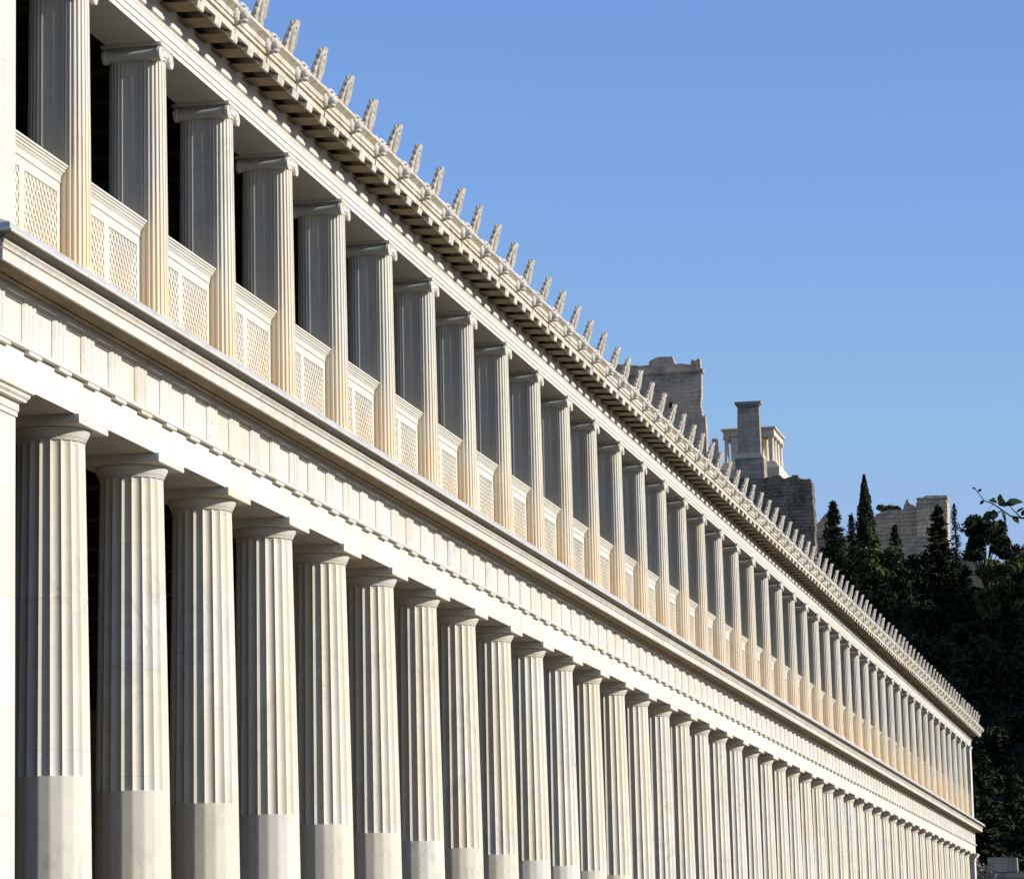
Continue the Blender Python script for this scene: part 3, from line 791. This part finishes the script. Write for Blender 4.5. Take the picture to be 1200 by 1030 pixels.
# undergrowth on the slope
um = MB()
for _ in range(15000):
    y = R.uniform(120, 313); x = R.uniform(edge(900, y), edge(1240, y))
    clump(um, (x, y, hz(x, y)+.15), (.5,.5,.35), 3, .24)
o = um.build('undergrowth', F_wood); tag(o, 'low dark scrub on the slope between the trees', 'scrub', None, 'stuff')
# straggly dry plant on the block wall
t = tag(empty('dry_shrub', (-.55, 117.6, 4.0)), 'straggly pale dry plant beside the grey block wall', 'plant')
sm, lm = MB(), MB()
for i in range(16):
    a = R.uniform(0, PI); l_ = R.uniform(.5, 1.25); dx = R.uniform(-.4, .9)
    e = (dx, R.uniform(-.2,.2), l_); sm.tube([(0,0,-.3),(dx*.4,0,l_*.55),e], [.03,.02,.008], 4)
    for k in range(9): clump(lm, (dx*R.uniform(.4,1.1), 0, l_*R.uniform(.5,1.05)), (.12,.1,.1), 2, .06)
sm.build('stem', M_stem, t); lm.build('foliage', M_stem, t)

# leafy branch of a young tree standing just right of the view
t = tag(empty('young_tree', (10.6, -7.6, -1.75)), 'young tree reaching one leafy twig into the picture at the right edge', 'tree')
tr, lf = MB(), MB()
def leaf(c, d, L, up):
    d = Vector(d).normalized(); s_ = d.cross(Vector(up)).normalized(); n_ = s_.cross(d)
    c = Vector(c); pts = [(0,0,0),(.25,.30,.02),(.55,.34,.0),(.82,.18,-.05),(1,0,-.12),(.82,-.18,-.05),(.55,-.34,.0),(.25,-.30,.02)]
    lf.add([c + d*a*L + s_*b*L + n_*e*L for a, b, e in pts], [(0,1,2,3,4,5,6,7)])
tr.tube([(0,0,-.1),(.05,0,1.4),(-.02,.05,2.6),(.1,0,3.6)], [.06,.05,.035,.015], 8)
def wl(x, z, y=-8.): return (x-10.6, y+7.6, z+1.75)
main = [wl(10.58,2.0,-7.6), wl(10.0,2.30,-7.8), wl(9.5,2.42,-7.95), wl(9.22,2.47), wl(9.08,2.50), wl(8.985,2.575), wl(8.93,2.60), wl(8.885,2.665)]
tr.tube(main, [.025,.017,.011,.007,.005,.004,.003,.0025], 6)
tr.tube([wl(9.14,2.487), wl(9.10,2.53), wl(9.06,2.585)], [.004,.003,.002], 5)
tr.tube([wl(9.03,2.535), wl(8.98,2.51), wl(8.95,2.50)], [.004,.003,.002], 5)
for x, z, d, L in ((9.06,2.585,(.9,.2,.05),.10),(9.02,2.56,(.2,.3,.5),.065),(8.99,2.575,(-.4,.3,-.2),.06),(8.96,2.59,(.5,-.3,.3),.05),(8.985,2.52,(-.6,.2,-.5),.065),(9.0,2.53,(-.3,-.5,-.7),.06),(9.03,2.53,(.3,.4,-.7),.075),(8.95,2.50,(-.9,.2,-.3),.06),(9.09,2.5,(.5,-.2,-.6),.06),(9.14,2.50,(.6,.3,.5),.07),(8.885,2.665,(-.5,.3,.5),.03),(8.93,2.60,(-.5,-.2,-.5),.035),(9.05,2.555,(-.2,.5,.3),.06),(9.19,2.47,(.4,.2,-.7),.075),(8.97,2.535,(-.8,.1,-.6),.075),(8.96,2.525,(-.5,-.4,-.8),.06),(8.985,2.545,(-.1,.3,-.9),.07),(9.005,2.58,(-.5,.2,.35),.06),(9.02,2.585,(.1,-.3,.6),.05),(9.045,2.565,(.7,.3,.2),.08),(9.11,2.52,(.6,-.3,.3),.06),(8.90,2.65,(.3,.2,.4),.03)):
    leaf(wl(x, z), d, L, (.2,-.6,.8))
for _ in range(420):
    a = R.uniform(-1.2,1.9); r_ = R.uniform(.1,1.5)
    c = Vector(wl(10.95+r_*.55*math.cos(a), 2.4+R.uniform(-.2,1.9), -7.6+r_*.8*math.sin(a)))
    if c.x < -.25: continue
    leaf(c, (R.gauss(0,1),R.gauss(0,1),R.gauss(-.3,.6)), R.uniform(.06,.11), (R.gauss(0,.4),R.gauss(0,.4),1))
for _ in range(14):
    z = R.uniform(1.2,3.2); a = R.uniform(-1.1,1.6)
    tr.tube([(.03,0,z),(.45*math.cos(a)+.1,.5*math.sin(a),z+.5),(.9*math.cos(a)+.1,.9*math.sin(a),z+.9)], [.02,.012,.004], 5)
tr.build('trunk', M_bark, t, 60); lf.build('leaves', F_twig, t)

# ------------------------------------------------------------------ camera
f, psi, th, rho, cx_, cy_, cz_ = 4046.82938, .203785231, .161438517, -.0214257819, 10.2716583, -27.9745095, -5.36329247+OFS
fw = Vector((-math.sin(psi)*math.cos(th), math.cos(psi)*math.cos(th), math.sin(th)))
r0 = Vector((math.cos(psi), math.sin(psi), 0)); u0 = r0.cross(fw)
r2 = r0*math.cos(rho) + u0*math.sin(rho); u2 = -r0*math.sin(rho) + u0*math.cos(rho)
cam = bpy.data.cameras.new('camera'); co = bpy.data.objects.new('camera', cam); C.objects.link(co)
cam.sensor_width = 36; cam.lens = f/1200*36; cam.clip_end = 6000; cam.clip_start = .5
co.matrix_world = Matrix(((r2.x,u2.x,-fw.x,cx_),(r2.y,u2.y,-fw.y,cy_),(r2.z,u2.z,-fw.z,cz_),(0,0,0,1)))
sc.camera = co

# ------------------------------------------------------------------ light
ELEV, AZ = 20.5, -1.0        # sun over the facade side, slightly beyond square-on
sd = Vector((math.cos(math.radians(AZ))*math.cos(math.radians(ELEV)), math.sin(math.radians(AZ))*math.cos(math.radians(ELEV)), math.sin(math.radians(ELEV))))
sl = bpy.data.lights.new('sun', 'SUN'); so = bpy.data.objects.new('sun', sl); C.objects.link(so)
sl.energy = 5.0; sl.angle = math.radians(.53); sl.color = (1., .975, .935)
so.rotation_euler = sd.to_track_quat('Z', 'Y').to_euler()
w = bpy.data.worlds.new('World'); sc.world = w; w.use_nodes = True
nt = w.node_tree; bg = nt.nodes['Background']; sk = nt.nodes.new('ShaderNodeTexSky'); sk.sky_type = 'NISHITA'
sk.sun_disc = False; sk.sun_elevation = math.radians(ELEV); sk.sun_rotation = math.radians(90-AZ); sk.altitude = 100; sk.air_density = 1.; sk.dust_density = 0.0; sk.ozone_density = 2.5
tm = nt.nodes.new('ShaderNodeMix'); tm.data_type = 'RGBA'; tm.blend_type = 'MULTIPLY'; tm.inputs[0].default_value = 1.
nt.links.new(sk.outputs[0], tm.inputs[6]); tm.inputs[7].default_value = (.82, .90, 1.17, 1)      # deep clear autumn blue
cl = nt.nodes.new('ShaderNodeMix'); cl.data_type = 'RGBA'; cl.blend_type = 'DARKEN'; cl.inputs[0].default_value = 1.
nt.links.new(tm.outputs[2], cl.inputs[6]); cl.inputs[7].default_value = (2.4, 3.1, 4.9, 1)       # keeps the glow round the sun from flooding the shade
nt.links.new(cl.outputs[2], bg.inputs[0]); bg.inputs[1].default_value = .15
sc.view_settings.view_transform = 'Standard'; sc.view_settings.look = 'None'; sc.view_settings.gamma = 1; sc.view_settings.exposure = 0.10
sc.view_settings.use_curve_mapping = False
sc.cycles.max_bounces = 6
